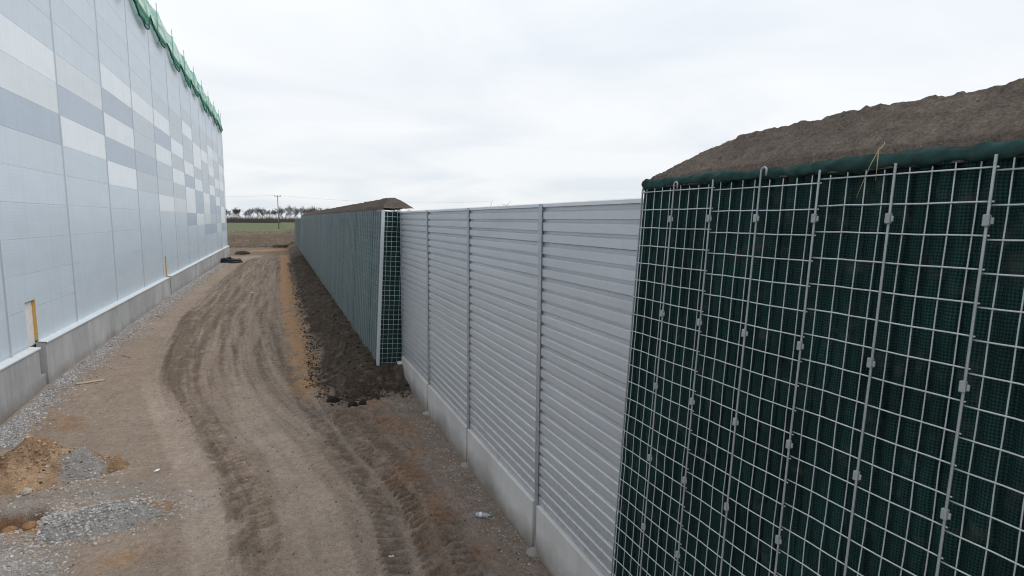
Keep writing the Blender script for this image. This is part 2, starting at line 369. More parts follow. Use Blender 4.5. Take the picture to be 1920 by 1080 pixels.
def soilcol(x, y, z=None):
    n1 = fbm(x, y, 1.7, 4, 61); n2 = fbm(x, y, .45, 4, 62); n3 = fbm(x, y, .16, 3, 63); n4 = fbm(x, y, 4, 3, 64)
    c = np.ones(x.shape+(3,))*C_(.33,.272,.228)
    c = c*(1+.10*n1+.08*n2)[..., None]
    c = lerp(c, C_(.33,.30,.275), ss(.0,.5,n4+.5*n2)*.4)
    # gravel along the plinth
    gx = -6.22+.32*n1+.20*n2; m = 1-ss(-.15,.35,x-gx); m = m*(1-ss(86,90,y)); c = lerp(c, C_(.36,.35,.345), np.clip(m*(.55+.7*n3+.5*n2),0,1))
    c = lerp(c, C_(.34,.215,.12), np.clip(ss(.25,.5,fbm(x,y,.9,3,71))*np.exp(-((x+5.2)/.7)**2)*(y<26)*ss(16,17,y),0,1)*.6)
    # churned lane
    lf = ss(-.12,.12,x-curve(y,LEFT)+.12*n2); rt = 1-ss(-.3,.4,x-curve(y,ORG)*(y>16)-3.3*(y<=16)+.25*n1); lane = lf*rt
    n5 = fbm(x, y, .085, 2, 68); u = x-.5*(curve(y,LEFT)+curve(y,RR)); st = fbm(u, y*.045, .20, 3, 65); st2 = fbm(u, y*.03, .7, 2, 66); edge = np.exp(-((x-curve(y,LEFT)-.35)/.55)**2)*ss(14,20,y)
    dark = np.clip(.48+1.2*st+.6*st2+.7*n3+.5*n5+.4*edge,0,1)*ss(13,22,y)
    c = lerp(c, C_(.155,.125,.10), lane*dark*.85)
    c = lerp(c, C_(.30,.245,.205), lane*(1-dark)*ss(13,22,y)*.7)
    un = x-curve(y,TR2)*(y<18)-(.5*(curve(y,LEFT)+curve(y,RR)))*(y>=18); st3 = fbm(un, y*.03, .075, 3, 77)*.6+fbm(un, y*.05, .2, 2, 78)*.6
    c = c*(1+lane*.20*np.clip(st3*1.6,-1,1)+.07*n5)[..., None]
    for P_, w, a in ((LT1,.40,.85),(LT2,.42,.75)):
        d = np.abs(x-curve(y,P_)+.06*n2)/w; c = lerp(c, C_(.43,.365,.315), (1-ss(.75,1.15,d))*a*(1-ss(17,24,y))*np.clip(.85+.5*n1,0,1))
    def tread(P_, w, a, y1, seed):
        d = np.abs(x-curve(y,P_)+.05*n2); return (1-ss(w*.7,w*1.25,d))*a*(1-ss(y1[0],y1[1],y))*np.clip(.5+1.3*fbm(x,y,.22,4,seed)+.9*n3,0,1)
    for P_, w, a, y1, sd_ in ((TR1,.2,.48,(17,22),81),([(p+.52,q) for p,q in TR1],.22,.5,(14,17),82),([(p+1.0,q) for p,q in TR1],.25,.6,(15,19),83),(TR2,.22,.40,(15,18),84),([(p+.55,q) for p,q in LT1],.18,.35,(19,22),85),([(p-.42,q) for p,q in TR2],.16,.5,(14,16),86)):
        c = lerp(c, C_(.125,.098,.075), tread(P_,w,a,y1,sd_))
    # right verge by the barrier: grey brown with rust patches
    rv = ss(.25,.7,x-curve(y,TR1))*(1-ss(16.5,17.5,y)); c = lerp(c, C_(.215,.165,.135), rv*np.clip(.6+.6*n1+.7*n3,0,1)*.9)
    rv2 = ss(2.2,2.9,x+.2*n1)*(1-ss(16.5,17.5,y)); c = lerp(c, C_(.25,.21,.185), rv2*.7); c = lerp(c, C_(.34,.32,.31), rv2*ss(.15,.5,n3+.5*n2)*.5)
    d = (x-curve(y,ORB))/.42; o = np.exp(-d*d)*(1-ss(16,17.5,y))*ss(-.15,.35,fbm(x,y,.6,4,91)+.1); c = lerp(c, C_(.33,.18,.10), o*.6*np.clip(.7+1.2*n3,0,1))
    # orange strip
    xo = curve(y,ORG); w = .5+.22*n1; o = (1-ss(.6,1.25,np.abs(x-xo+.2*n2)/w))*ss(16,18.5,y)*ss(-.35,.25,fbm(x,y,.7,5,92)+.4*n3+.6*ss(25,50,y)); c = lerp(c, C_(.43,.275,.16), o*.92)
    o = np.exp(-((y-(103+.5*x))/3.2)**2)*ss(-7,-1,x)*(1-ss(1.5,3,x)); c = lerp(c, C_(.38,.22,.11), np.clip(o*1.1,0,.9))
    # dark topsoil bank
    mh, mm = mound_h(x, y); mm = np.clip(mm,0,1)*ss(-.02,.12,mh+.06*n2+.06*n3+.02); c = lerp(c, C_(.074,.060,.049), mm*(1-ss(100,114,y))*np.clip(.98+.3*n3+.25*n2,.5,1))
    # worn, dug and gravelled corner
    gd = np.hypot((x+5.2)/1.9,(y-9.6)/1.9); m = (1-ss(.75,1.1,gd+.25*n2)); c = lerp(c, C_(.37,.36,.355), m*np.clip(.8+.4*n3,0,1))
    gd = np.hypot((x+3.9)/2.1,(y-11.9)/1.1); m = (1-ss(.7,1.15,gd+.3*n2)); c = lerp(c, C_(.33,.315,.30), m*np.clip(.6+.6*n3+.5*n2,0,1))
    hd = np.hypot((x-HOLE[0])/1.35, y-HOLE[1]); c = lerp(c, C_(.22,.13,.07), (1-ss(.35,.5,hd+.06*n2))*.9)
    o = np.exp(-((x+4.1)/.8)**2-((y-11.25)/.16)**2)+np.exp(-((x+3.3)/.9)**2-((y-12.0)/.16)**2)*.5; c = lerp(c, C_(.42,.24,.11), np.clip(o*(1+.8*n3),0,1)*.9)
    o = np.exp(-((x+2.45)/.3)**2-((y-9.9)/.2)**2); c = lerp(c, C_(.40,.25,.14), np.clip(o*(1+n3),0,1)*.7)
    # beyond the walls: churned earth, weeds, then the winter crop
    fm = ss(84,92,y+2*n1); c = lerp(c, C_(.135,.108,.085)*1.0, fm*np.clip(.75+.4*n2,0,1)*(1-np.clip(np.exp(-((y-(103+.5*x))/3)**2)*ss(-7,-1,x),0,1)*(x<3)))
    c = lerp(c, C_(.135,.11,.082), ss(108,116,y+5*n1)*np.clip(.8+.8*n4,0,1)); c = lerp(c, C_(.10,.08,.06), ss(110,118,y)*(1-ss(150,172,y))*np.clip(.65+1.3*fbm(x,y,2.2,4,97),0,1)*.9)
    c = lerp(c, C_(.16,.15,.10), ss(150,200,y)); c = lerp(c, C_(.115,.140,.078), ss(190,245,y+25*fbm(x,y,40,3,98)))
    return np.clip(c*np.array([1.06,1.0,.94]), .01, .8)

def axis(segs):
    o = [segs[0][0]]
    for a, b, d0, d1 in segs:
        x = a
        while x < b-1e-6:
            t = (x-a)/(b-a); x += d0+(d1-d0)*t; o.append(min(x, b))
    return np.array(o)
def gridmesh(name, xs, ys, mat, hf, cf=soilcol):
    X, Y = np.meshgrid(xs, ys); Z = hf(X, Y); V = np.stack([X, Y, Z], -1).reshape(-1, 3); c = cf(X, Y).reshape(-1, 3)
    nx, ny = len(xs), len(ys); i = np.arange(nx-1)[None, :]+np.arange(ny-1)[:, None]*nx; i = i.ravel()
    Fq = np.stack([i, i+1, i+1+nx, i+nx], -1); return npmesh(name, V, Fq, mat, True, c)
xs = axis([(-8.2,-5.6,.06,.03),(-5.6,3.9,.024,.024)]); ys = axis([(3.5,6.5,.15,.03),(6.5,19,.026,.042),(19,50,.045,.15),(50,119,.15,.45)])
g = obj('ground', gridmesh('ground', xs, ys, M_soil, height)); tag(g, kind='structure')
def outer(X, Y):
    Z = height(X, Y, False); ins = (X > -8.0) & (X < 3.8) & (Y > 3.8) & (Y < 118.5)
    return np.where(ins, -.9, np.where(Y < 3.9, Z-.03, Z-.012))
xs = np.concatenate([-np.geomspace(4000, 40, 24), np.linspace(-38,-8.6,14), [-8.05,-8.0], np.linspace(-7.4,3.2,12), [3.79,3.84,4.3,5.2], np.linspace(6,40,22), np.geomspace(43,4000,24)])
ys = np.concatenate([-np.geomspace(600,6,10), np.linspace(-4,3.79,5), [3.85], np.linspace(6,117,60), [118.45,118.6], np.linspace(119.2,215,120), np.geomspace(217,5000,50)])
g = obj('terrain', gridmesh('terrain', xs, ys, M_field, outer)); tag(g, kind='structure')

# soil piles at lower left: things of their own
def pile(name, x0, x1, y0, y1, bumpf, cf, label, cat, step=.03):
    xs = np.arange(x0, x1, step); ys = np.arange(y0, y1, step)
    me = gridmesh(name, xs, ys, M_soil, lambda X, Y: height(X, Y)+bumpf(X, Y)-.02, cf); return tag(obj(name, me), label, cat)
def b1(X, Y):
    d = np.hypot((X+4.85)/1.25, (Y-14.05)/.95)+.13*fbm(X, Y, .7, 4, 101); d2 = np.hypot((X+3.85)/.75, (Y-13.75)/.45)+.15*fbm(X,Y,.5,3,102)
    return (.60*(1-np.clip(d,0,1.1))**1.05 if False else .80*np.clip(1-d,0,1)**.9+.36*np.clip(1-d2,0,1)**.8)+.17*fbm(X,Y,.22,5,103,.6)*np.clip(1.2-d,0,1)-.05*(np.minimum(d,d2) > 1.0)
def c1(X, Y):
    n = fbm(X, Y, .35, 4, 105); c = np.ones(X.shape+(3,))*C_(.40,.27,.17)*(1+.5*n)[..., None]
    c = lerp(c, C_(.24,.15,.08), ss(-.1,.4,fbm(X,Y,.8,3,106)))
    m = np.exp(-((X+3.9)/.40)**2-((Y-13.5)/.35)**2)*.85; return lerp(c, C_(.33,.31,.295), ss(.25,.6,m+.3*n))
pile('soil_pile', -6.3, -2.95, 12.85, 15.2, b1, c1, 'larger pointed heap of orange soil with grey gravel on its right flank', 'soil pile')
def b2(X, Y):
    d = np.hypot((X+2.95-.3*(Y-11.4))/1.0, (Y-11.35)/.55)+.16*fbm(X, Y, .5, 4, 111); return .36*np.clip(1-d,0,1)**.8+.12*fbm(X,Y,.16,4,113)*np.clip(1.2-d,0,1)-.05*(d > 1.0)
def c2(X, Y):
    n = fbm(X, Y, .3, 4, 115); c = np.ones(X.shape+(3,))*C_(.34,.325,.31)*(1+.15*n)[..., None]
    return lerp(c, C_(.38,.22,.11), ss(.1,.45,fbm(X,Y,.55,3,116)+.45*np.exp(-((Y-11.55)/.12)**2)))
pile('gravel_pile', -4.15, -1.75, 10.65, 12.15, b2, c2, 'low spread heap of grey gravel streaked with orange soil beside the dug hole', 'gravel pile')
def surf(x, y):
    x = np.asarray(x, float); y = np.asarray(y, float); return np.maximum(height(x, y), np.maximum(height(x,y)+b1(x,y)-.02, height(x,y)+b2(x,y)-.02))

# loose stones and clods --------------------------------------------
ICO = np.array([(0,0,1),(.894,0,.447),(.276,.851,.447),(-.724,.526,.447),(-.724,-.526,.447),(.276,-.851,.447),(.724,.526,-.447),(-.276,.851,-.447),(-.894,0,-.447),(-.276,-.851,-.447),(.724,-.526,-.447),(0,0,-1)])
ICF = np.array([(0,1,2),(0,2,3),(0,3,4),(0,4,5),(0,5,1),(1,6,2),(2,7,3),(3,8,4),(4,9,5),(5,10,1),(6,7,2),(7,8,3),(8,9,4),(9,10,5),(10,6,1),(11,7,6),(11,8,7),(11,9,8),(11,10,9),(11,6,10)])
def stones(name, x, y, r, col, mat, label, cat, var=.15, flat=.6, zoff=.15, rough_=.25):
    n = len(x); z = surf(x, y); V = np.repeat(ICO[None], n, 0)*(1+rough_*RNG.standard_normal((n,12,1))*.6)
    sc = np.stack([1+.35*RNG.random(n), .7+.4*RNG.random(n), flat+.3*RNG.random(n)], -1)[:, None]; V = V*sc*r[:, None, None]
    a = RNG.random(n)*2*np.pi; ca, sa = np.cos(a)[:, None], np.sin(a)[:, None]
    V = np.stack([V[...,0]*ca-V[...,1]*sa, V[...,0]*sa+V[...,1]*ca, V[...,2]], -1); V += np.stack([x, y, z+r*zoff], -1)[:, None]
    Fq = ICF[None]+(np.arange(n)*12)[:, None, None]
    c = np.repeat((np.asarray(col)*(1+var*RNG.standard_normal((n,1))))[:, None], 12, 1)
    me = npmesh(name, V.reshape(-1,3), Fq.reshape(-1,3), mat, False, np.clip(c.reshape(-1,3), .01, .75)); return tag(obj(name, me), label, cat, kind='stuff')
def uni(n, x0, x1, y0, y1, p=1.): return x0+(x1-x0)*RNG.random(n), y0+(y1-y0)*RNG.random(n)**p
n = 5500; yy = 16+58*RNG.random(n)**1.9; xx = -6.78+.006*yy+np.abs(RNG.standard_normal(n))*(.28+.25*RNG.random(n))
stones('gravel', xx, yy, .010+.022*RNG.random(n)**2+.0004*yy, (.40,.39,.39), M_stone, 'loose grey gravel strewn along the foot of the warehouse plinth', 'gravel', .22)
x1_, y1_ = uni(6500, -6.3, -3.0, 7.8, 11.3); k = np.hypot((x1_+5.2)/1.9, (y1_-9.6)/1.9) < 1.0+.2*RNG.random(6500); x1_, y1_ = x1_[k], y1_[k]
x2_, y2_ = RNG.normal(-3.1,.65,3200), RNG.normal(11.35,.33,3200); x3_, y3_ = RNG.normal(-3.9,.33,500), RNG.normal(13.3,.3,500); x4_, y4_ = RNG.normal(-4.3,1.3,1300), RNG.normal(11.9,.55,1300)
xx = np.concatenate([x1_,x2_,x3_,x4_]); yy = np.concatenate([y1_,y2_,y3_,y4_]); k = np.hypot((xx-HOLE[0])/1.35, yy-HOLE[1]) > .42; xx, yy = xx[k], yy[k]
stones('gravel', xx, yy, .006+.024*RNG.random(len(xx))**2.8, (.43,.41,.39), M_stone, 'coarse pale gravel scattered around the dug hole and the soil heaps', 'gravel', .22)
n = 1500; xx = RNG.normal(-4.8,.7,n); yy = RNG.normal(13.9,.42,n)
stones('soil_crumbs', xx, yy, .005+.034*RNG.random(n)**5, (.38,.255,.165), M_stone, 'orange crumbs of soil on and around the pointed orange heap', 'soil', .3, .7, .2, .35)
n = 3800; yy = 16.5+60*RNG.random(n)**1.6; xx = curve(yy, MND)+RNG.random(n)**.7*(2.78-curve(yy,MND)); n2_ = 700; y2_ = RNG.normal(16.9,.35,n2_); x2_ = 1.2+2.4*RNG.random(n2_)
xx = np.concatenate([xx,x2_]); yy = np.concatenate([yy,y2_]); n = len(xx)
stones('clods', xx, yy, .007+.038*RNG.random(n)**5+.0003*yy, (.066,.050,.040), M_stone, 'dark topsoil clods lying on the bank at the foot of the long mesh wall', 'soil', .3, .7, .1, .35)
n = 1500; yy = 16.6+55*RNG.random(n)**1.5; xx = curve(yy, MND)-.12+RNG.standard_normal(n)*.16
stones('clods', xx, yy, .010+.04*RNG.random(n)**4+.0003*yy, (.080,.063,.050), M_stone, 'brown clods rolled down along the outer edge of the dark earth bank', 'soil', .35, .7, .1, .35)
n = 1500; yy = 7.2+9.3*RNG.random(n); xx = 3.58-np.abs(RNG.standard_normal(n))*.22-.25*(RNG.random(n) > .7)
stones('gravel', xx, yy, .005+.016*RNG.random(n)**3, (.36,.335,.315), M_stone, 'pale gravel chips along the foot of the barrier base slabs', 'gravel', .3)
n = 5200; xx = -.8+4.3*RNG.random(n); yy = 7+9.5*RNG.random(n); kk = RNG.random(n) < ss(-.6,1.8,xx-curve(yy,TR1)+.6); xx, yy = xx[kk], yy[kk]
stones('pebbles', xx, yy, .004+.016*RNG.random(len(xx))**3, (.23,.195,.165), M_stone, 'small clods and pebbles littering the churned verge beside the metal barrier', 'pebbles', .35)
n = 2600; yy = 9+75*RNG.random(n)**1.5; xx = curve(yy,LEFT)+RNG.random(n)*4.4
stones('crumbs', xx, yy, .004+.014*RNG.random(n)**3+.0003*yy, (.16,.13,.105), M_stone, 'crumbs of brown soil strewn over the wheel tracks', 'soil', .4)
# a few stones and lumps one can point at
def lump(name, x, y, r, base, label, cat, sub=2, flat=.7, group=None):
    bm = bmesh.new(); bmesh.ops.create_icosphere(bm, subdivisions=sub+1, radius=r)
    sd_ = random.random()*50
    for v in bm.verts:
        p = v.co/r; nn = float(fbm(np.array([p.x*1.3+sd_]), np.array([p.y*1.3+p.z*1.7+sd_]), 1, 3, 5)[0]); v.co *= 1+.28*nn; v.co.z *= flat
    me = bpy.data.meshes.new(name); bm.to_mesh(me); bm.free(); me.materials.append(soil(name+'_soil', False, base, 40, .25, .6))
    me.polygons.foreach_set('use_smooth', [sub > 1]*len(me.polygons))
    o = obj(name, me, None, (x, y, float(surf(np.array([x]), np.array([y]))[0])+r*.15)); o.rotation_euler.z = random.random()*6; return tag(o, label, cat, group)
lump('boulder', -4.72, 13.12, .10, (.45,.40,.33), 'smooth pale boulder embedded at the foot of the orange soil heap', 'stone')
lump('soil_clod', 1.28, 16.62, .17, (.03,.025,.022), 'dark topsoil clod at the left tip of the dark earth bank', 'clod')
lump('soil_clod', 1.78, 16.05, .15, (.028,.023,.02), 'near dark topsoil clod fallen in front of the dark earth bank', 'clod')
lump('soil_clod', 2.05, 16.12, .11, (.03,.025,.022), 'small dark clod just right of the near clod below the bank', 'clod')
lump('soil_clod', -3.42, 13.95, .075, (.33,.19,.10), 'small round orange clod off the right tip of the orange heap', 'clod')
for i, (x, y, r, lb) in enumerate(((-4.05,11.28,.10,'orange clod right of three on the near rim of the dug hole'),(-4.35,11.32,.12,'orange clod in the middle on the near rim of the dug hole'),(-4.65,11.22,.085,'orange clod left of three on the near rim of the dug hole'))):
    lump('soil_clod', x, y, r, (.32,.18,.09), lb, 'clod')

# ------------------------------------------------------------------ warehouse
PHI = -.006; WH = empty('warehouse', (-7.07, 0, 0), (0, 0, PHI))
tag(WH, 'long warehouse clad in grey and white chequered panels on a concrete plinth', 'warehouse')
B0, SB, RH, Z0 = 19.23, 5.469, 1.048, 1.5; NR = 15; ZT = Z0+NR*RH; YE = 86.4; C0 = -4
MB().box((-40,B0+C0*SB,-.5), (-.125,YE-.13,ZT-.1)).build('wall_core', M_back, WH)
MB().box((-40,YE-.125,0), (-.02,YE-.02,ZT)).build('end_wall', M_B, WH)
MB().box((-40.2,B0+C0*SB,ZT), (.05,YE+.03,ZT+.16)).build('parapet_cap', M_T, WH)
MB().box((-.03,YE-.018,Z0-.05), (.025,YE+.02,ZT-.004)).build('corner_trim', M_T, WH)
DEF = {}
def setc(c, s, top):   # s lists rows downward from row 'top'
    for i, ch in enumerate(s): DEF[(c, top-i)] = ch
for c in (-4,-3,-2,-1,0): setc(c, 'WLD', 8)
setc(1,'LDW',8); setc(2,'WDWDW',9); setc(3,'WMMDM',9); setc(4,'MWDWMMW',10); setc(5,'MMWMWML',10); setc(6,'MWMMWDWWD',11)
setc(7,'MMWWMWDDW',11); setc(8,'MMWMMMWLLD',11); setc(9,'MWLWMWDDMD',11); setc(10,'MLMMWMWDML',11); setc(11,'MWLWMMWWD',10); setc(12,'MWMLLWDMM',10)
DEF[(12,0)] = 'D'; DEF[(-2,8)] = 'L'; DEF[(-3,7)] = 'D'; DEF[(-3,6)] = 'W'
mats = dict(W=M_W, L=M_L, B=M_B, M=M_M, D=M_D); meshes = {}
TH = .12
def panel_mesh(key, w, mat):
    if (key, w) not in meshes:
        meshes[(key, w)] = MB().cbox((-TH, .006, .0015), (0, w-.006, RH-.0015), .0035).mesh('cladding_panel', mat)
    return meshes[(key, w)]
NOTCH = [(20.45, 21.22), (41.75, 42.3), (77.6, 78.2)]
for c in range(C0, 13):
    y0 = B0+c*SB; y1 = min(y0+SB, YE-.02); w = round(y1-y0, 3)
    for r in range(NR):
        k = DEF.get((c, r), 'B'); nz = Z0+r*RH
        cut = [q for q in NOTCH if q[0] > y0 and q[1] < y1 and r < 2]
        if cut:
            a, b = cut[0]; ztop = 2.78; m = MB()
            if ztop >= nz+RH-.01:
                m.cbox((-TH,y0+.006,nz+.004),(0,a,nz+RH-.004),.005); m.cbox((-TH,b,nz+.004),(0,y1-.006,nz+RH-.004),.005)
            else:
                m.cbox((-TH,y0+.006,ztop),(0,y1-.006,nz+RH-.004),.005); m.cbox((-TH,y0+.006,nz+.004),(0,a,ztop),.005); m.cbox((-TH,b,nz+.004),(0,y1-.006,ztop),.005)
            m.build('cladding_panel', mats[k], WH)
        else: obj('cladding_panel', panel_mesh(k, w, mats[k]), WH, (0, y0, nz))
    prof = [(-.001,-.045),(-.001,.045),(.022,.035),(.022,-.035)]
    m = MB(); n = len(m.v)
    for z in (Z0-.06, ZT-.004): m.v += [(p[0], y0+p[1], z) for p in prof]
    m.f += [(i, (i+1) % 4, 4+(i+1) % 4, 4+i) for i in range(4)]+[(0,1,2,3),(4,5,6,7)]
    m.box((.0,y0-.05,Z0-.10),(.045,y0+.05,Z0-.055))
    m.build('joint_strip', M_joint, WH)
for a, b in NOTCH:
    MB().box((-.118,a-.02,Z0-.10),(-.10,b+.02,2.80)).build('recess_board', M_board, WH)
    MB().cbox((-.098,b-.012,Z0+.02),(-.012,b+.001,2.775),.003).build('insulation_strip', M_foam, WH)
# plinth sections with joints
SEC = [(-2.6,20.55,1.42),(21.1,41.72,1.49),(42.2,77.65,1.5),(78.1,86.5,1.5)]
for i, (a, b, zt) in enumerate(SEC):
    js = [a]
    while js[-1]+3.0 < b: js.append(js[-1]+(2.9 if len(js) > 1 else {0:2.9,1:3.05,2:2.9,3:2.9}[i]))
    if b-js[-1] < 1: js.pop()
    js.append(b)
    for p, q in zip(js[:-1], js[1:]):
        MB().cbox((-.05,p+.006,-.6),(.20+random.uniform(-.004,.004),q-.006,zt-.03),.008).build('plinth_panel', M_conc, WH)
    MB().extrude([(-.001,zt+.015),(.235,zt-.022),(.240,zt-.024),(.240,zt-.062),(.236,zt-.062),(.236,zt-.030),(-.001,zt+.006)], 'y', a-.02, b+.04).build('flashing', M_flash, WH)
MB().box((-.12,-2.6,1.40),(-.004,20.55,Z0+.003)).build('base_trim', M_T, WH)
for a, b in ((20.55,21.1),(41.72,42.2),(77.65,78.1)):
    MB().box((-.30,a-.1,-.6),(-.13,b+.1,1.42)).build('frost_wall', M_conc, WH)
    zf = float(height(np.array([-6.9]), np.array([a]))[0])
    MB().cbox((-.12,a+.01,-.6),(.17,b-.12,zf+.38),.01).build('footing_step', M_conc, WH)

# roof edge posts and netting
ps = [B0+(c+.5)*SB for c in range(0, 12)]+[84.8]
for i, y in enumerate(ps):
    x = -7.07+.006*y+.10
    o = MB().tube([(0,0,-.9),(0,0,1.62)], .028, 8).box((-.05,-.05,-.92),(.03,.05,-.80)).build('guard_post', M_galv, None, False, (x, y, 17.35)); 
    ORD = ['nearest','second','third','fourth','fifth','sixth','seventh','eighth','ninth','tenth','eleventh','twelfth','last']
    tag(o, 'thin steel guard post through the green netting, %s from the near end' % ORD[i], 'guard post', 'guard posts along the roof edge')
ny_ = 900; nv_ = 22; Yn = np.linspace(17, 85.9, ny_); t = (Yn-B0)/SB; fr = t-np.floor(t); kk = np.floor(t).astype(int)
rd = np.random.default_rng(3); dep = rd.uniform(.7,1.35,40)[(kk % 40)]; skew = rd.uniform(.45,.75,40)[(kk % 40)]
sag = np.where(fr < skew, np.sin(fr/skew*np.pi/2), np.cos((fr-skew)/(1-skew)*np.pi/2))**1.1
hem = 17.2-dep*sag-.10*fbm(Yn, Yn*0, 1.0, 3, 8); pf = (t+.5)-np.floor(t+.5)
top = 18.45-.30*np.sin(pf*np.pi)**1.0+.04*fbm(Yn, Yn*0+3, .9, 3, 9)
end_ = ss(85.9, 82.5, Yn); top = 17.2+(top-17.2)*end_; V = []
vv = np.linspace(0, 1, nv_)[:, None]; yy = Yn[None, :]
zz_ = top[None, :]*(1-vv)+hem[None, :]*vv; out = .14+.05*np.sin(vv*np.pi*.9)*(.5+sag[None, :])+.03*fbm(yy+0*vv, zz_, .5, 3, 12)+.10*vv*sag[None,:]
fold = .03*np.sin(yy*5+vv*3+6*fbm(yy+0*vv, zz_, 1, 2, 13)); X = -7.07+.006*yy+out+fold*.6; Vn = np.stack([X, yy+0*vv, zz_], -1).reshape(-1, 3)
i = (np.arange(ny_-1)[None, :]+np.arange(nv_-1)[:, None]*ny_).ravel()
nt_ = empty('safety_net', (0,0,0)); tag(nt_, 'green safety netting hanging in scallops over the warehouse roof edge', 'netting')
obj('netting', npmesh('netting', Vn, np.stack([i, i+1, i+1+ny_, i+ny_], -1), M_net, True), nt_)
hemp = Vn.reshape(nv_, ny_, 3)[-1]; m = MB(); m.tube([tuple(p) for p in hemp[::2]], .038, 6); m.build('hem', M_hem, nt_, True)
m = MB(); m.tube([tuple(p+np.array([.03,0,.14+.1*math.sin(p[1]*1.3)])) for p in hemp[::3]], .02, 5); m.build('edge_rope', M_hem, nt_, True)

# ------------------------------------------------------------------ noise barrier
FD, FY, FS = 3.714, 7.68, 3.505; ZB, ZC, ZM = 0, .82, 5.50
NB = empty('noise_barrier', (FD, FY, 0)); tag(NB, 'grey ribbed metal noise barrier on concrete base slabs between the two mesh walls', 'noise barrier')
def ib(z0, z1):
    m = MB(); m.cbox((-.075,-.055,z0),(-.062,.055,z1),.003); m.box((-.062,-.005,z0),(.062,.005,z1)); m.cbox((.062,-.055,z0),(.075,.055,z1),.003); return m
pm = ib(-.5, 5.548).mesh('post', M_galv)
for k in range(-1, 4): obj('post', pm, NB, (0, k*FS, 0))
NC = 9; CH = (ZM-ZC)/NC; P3 = CH/3
prof = []
# flat face, sill sloping in and upwards (bright), recessed band, overhang (dark)
for j in range(3):
    z = j*P3; w = .010 if j == 2 else 0; e = .001 if j == 0 else 0
    prof += [(-.050, z+e), (-.050, z+.103-w), (-.048, z+.1045-w), (-.014, z+.126-w), (-.012, z+.129-w), (-.012, z+.160), (-.014, z+.162), (-.050, z+P3-.004)]
back = [(.045, 3*P3-.004), (.045, .004)]
cm = MB().extrude(prof+back, 'y', .012, FS-.022).mesh('cassette', M_cass)
conc_m = MB().cbox((-.105, .075, -.35), (.045, FS-.075, ZC-.004), .010).mesh('base_slab', M_conc2)
cap_m = MB().extrude([(-.055,0),(-.055,.045),(-.04,.058),(.05,.058),(.05,0)], 'y', .004, FS-.014).mesh('cap_rail', M_flash)
fo_me = None
for k in range(-1, 3):
    for j in range(NC):
        o = obj('cassette', cm, NB, (random.uniform(-.002,.002), k*FS+.006, ZC+j*CH)); o.rotation_euler.x = random.uniform(-.0006,.0006)
    obj('base_slab', conc_m, NB, (random.uniform(-.004,.004), k*FS, random.uniform(-.01,.006))); obj('cap_rail', cap_m, NB, (0, k*FS+.004, ZM))
for k in range(0, 4):
    bm = bmesh.new(); bmesh.ops.create_icosphere(bm, subdivisions=3, radius=.135)
    for v in bm.verts:
        nn = float(fbm(np.array([v.co.x*9+k*7.]), np.array([v.co.y*9+v.co.z*8]), 1, 3, 3)[0]); v.co *= 1+.2*nn; v.co.z *= .5
    me = bpy.data.meshes.new('footing'); bm.to_mesh(me); bm.free(); me.materials.append(M_conc2); me.polygons.foreach_set('use_smooth', [True]*len(me.polygons))
    obj('footing', me, NB, (-.12, k*FS-.05, float(height(np.array([3.55]), np.array([FY+k*FS]))[0])+.0))

# ------------------------------------------------------------------ mesh walls filled with earth
BAT = .055; XT = 3.1; ZW = 5.58; X0 = XT-BAT*ZW; TILT = math.atan(BAT); ROD_S = .46
def face_frame(y): return (X0, y, 0), (0, TILT, 0)
# shared wire meshes (local z runs up the face, local y along the wall)
def wire_mesh(L_, r, n=8, vertical=True, kink=.0015, name='wire', seg=12):
    pts = []
    for i in range(seg+1):
        t = i/seg; d = [random.uniform(-kink,kink) for _ in range(2)]
        pts.append((d[0], d[1], t*L_) if vertical else (d[0], t*L_, d[1]))
    return MB().tube(pts, r, n).mesh(name, M_wire, True)
VO = [.065, .175, .285, .395]; ROWS = [ZW-.01-.16*i for i in range(35)]
def wall_fabric(name, y0, y1, zb, mat, parent, stepy=.022, stepz=.06, amp=1., ztop=ZW+.07, wires=None):
    ys_ = np.arange(y0, y1+1e-6, stepy); zs_ = np.linspace(zb, ztop, int((ztop-zb)/stepz)+1); Y, Z = np.meshgrid(ys_, zs_)
    d = .016*fbm(Y, Z*.22, .16, 3, 131)+.030*fbm(Y, Z*.5, .5, 3, 133)+.010*fbm(Y, Z, .09, 2, 135)
    X = (.050-amp*d)
    if wires is not None:      # cloth bulging forward between the vertical wires, creased in where it is held
        w_ = np.sort(np.array(wires)); k = np.clip(np.searchsorted(w_, ys_), 1, len(w_)-1); a, b = w_[k-1], w_[k]
        t_ = np.clip((ys_-a)/np.maximum(b-a, 1e-3), 0, 1)+.22*fbm(ys_, ys_*0, .3, 2, 137); pf_ = np.abs(np.sin(np.clip(t_,0,1)*np.pi))**.55*np.minimum(1,(b-a)/.10)
        zz__ = .85+.3*fbm(Y, Z, .45, 3, 139); X = X+.018-.052*pf_[None, :]*zz__; X = X+.006*np.exp(-(((Z-ZW+.01)/.16-np.round((Z-ZW+.01)/.16))/.1)**2)
        X = np.maximum(X, .009)
    X = X*(.12+.88*ss(.0, .10, y1-Y)); V = np.stack([X, Y, Z], -1).reshape(-1, 3); nx = len(ys_)
    i = (np.arange(nx-1)[None, :]+np.arange(len(zs_)-1)[:, None]*nx).ravel()
    return obj(name, npmesh(name, V, np.stack([i, i+nx, i+nx+1, i+1], -1), mat, True), parent)
clip_m = MB().cbox((-.016,-.0135,-.028),(.012,.0135,.028),.004).cbox((-.006,-.027,-.018),(.006,-.014,.014),.003).mesh('clip', M_clip)
CLZ = [5.33,4.53,3.885,3.24,2.60,1.96,1.32,.68]

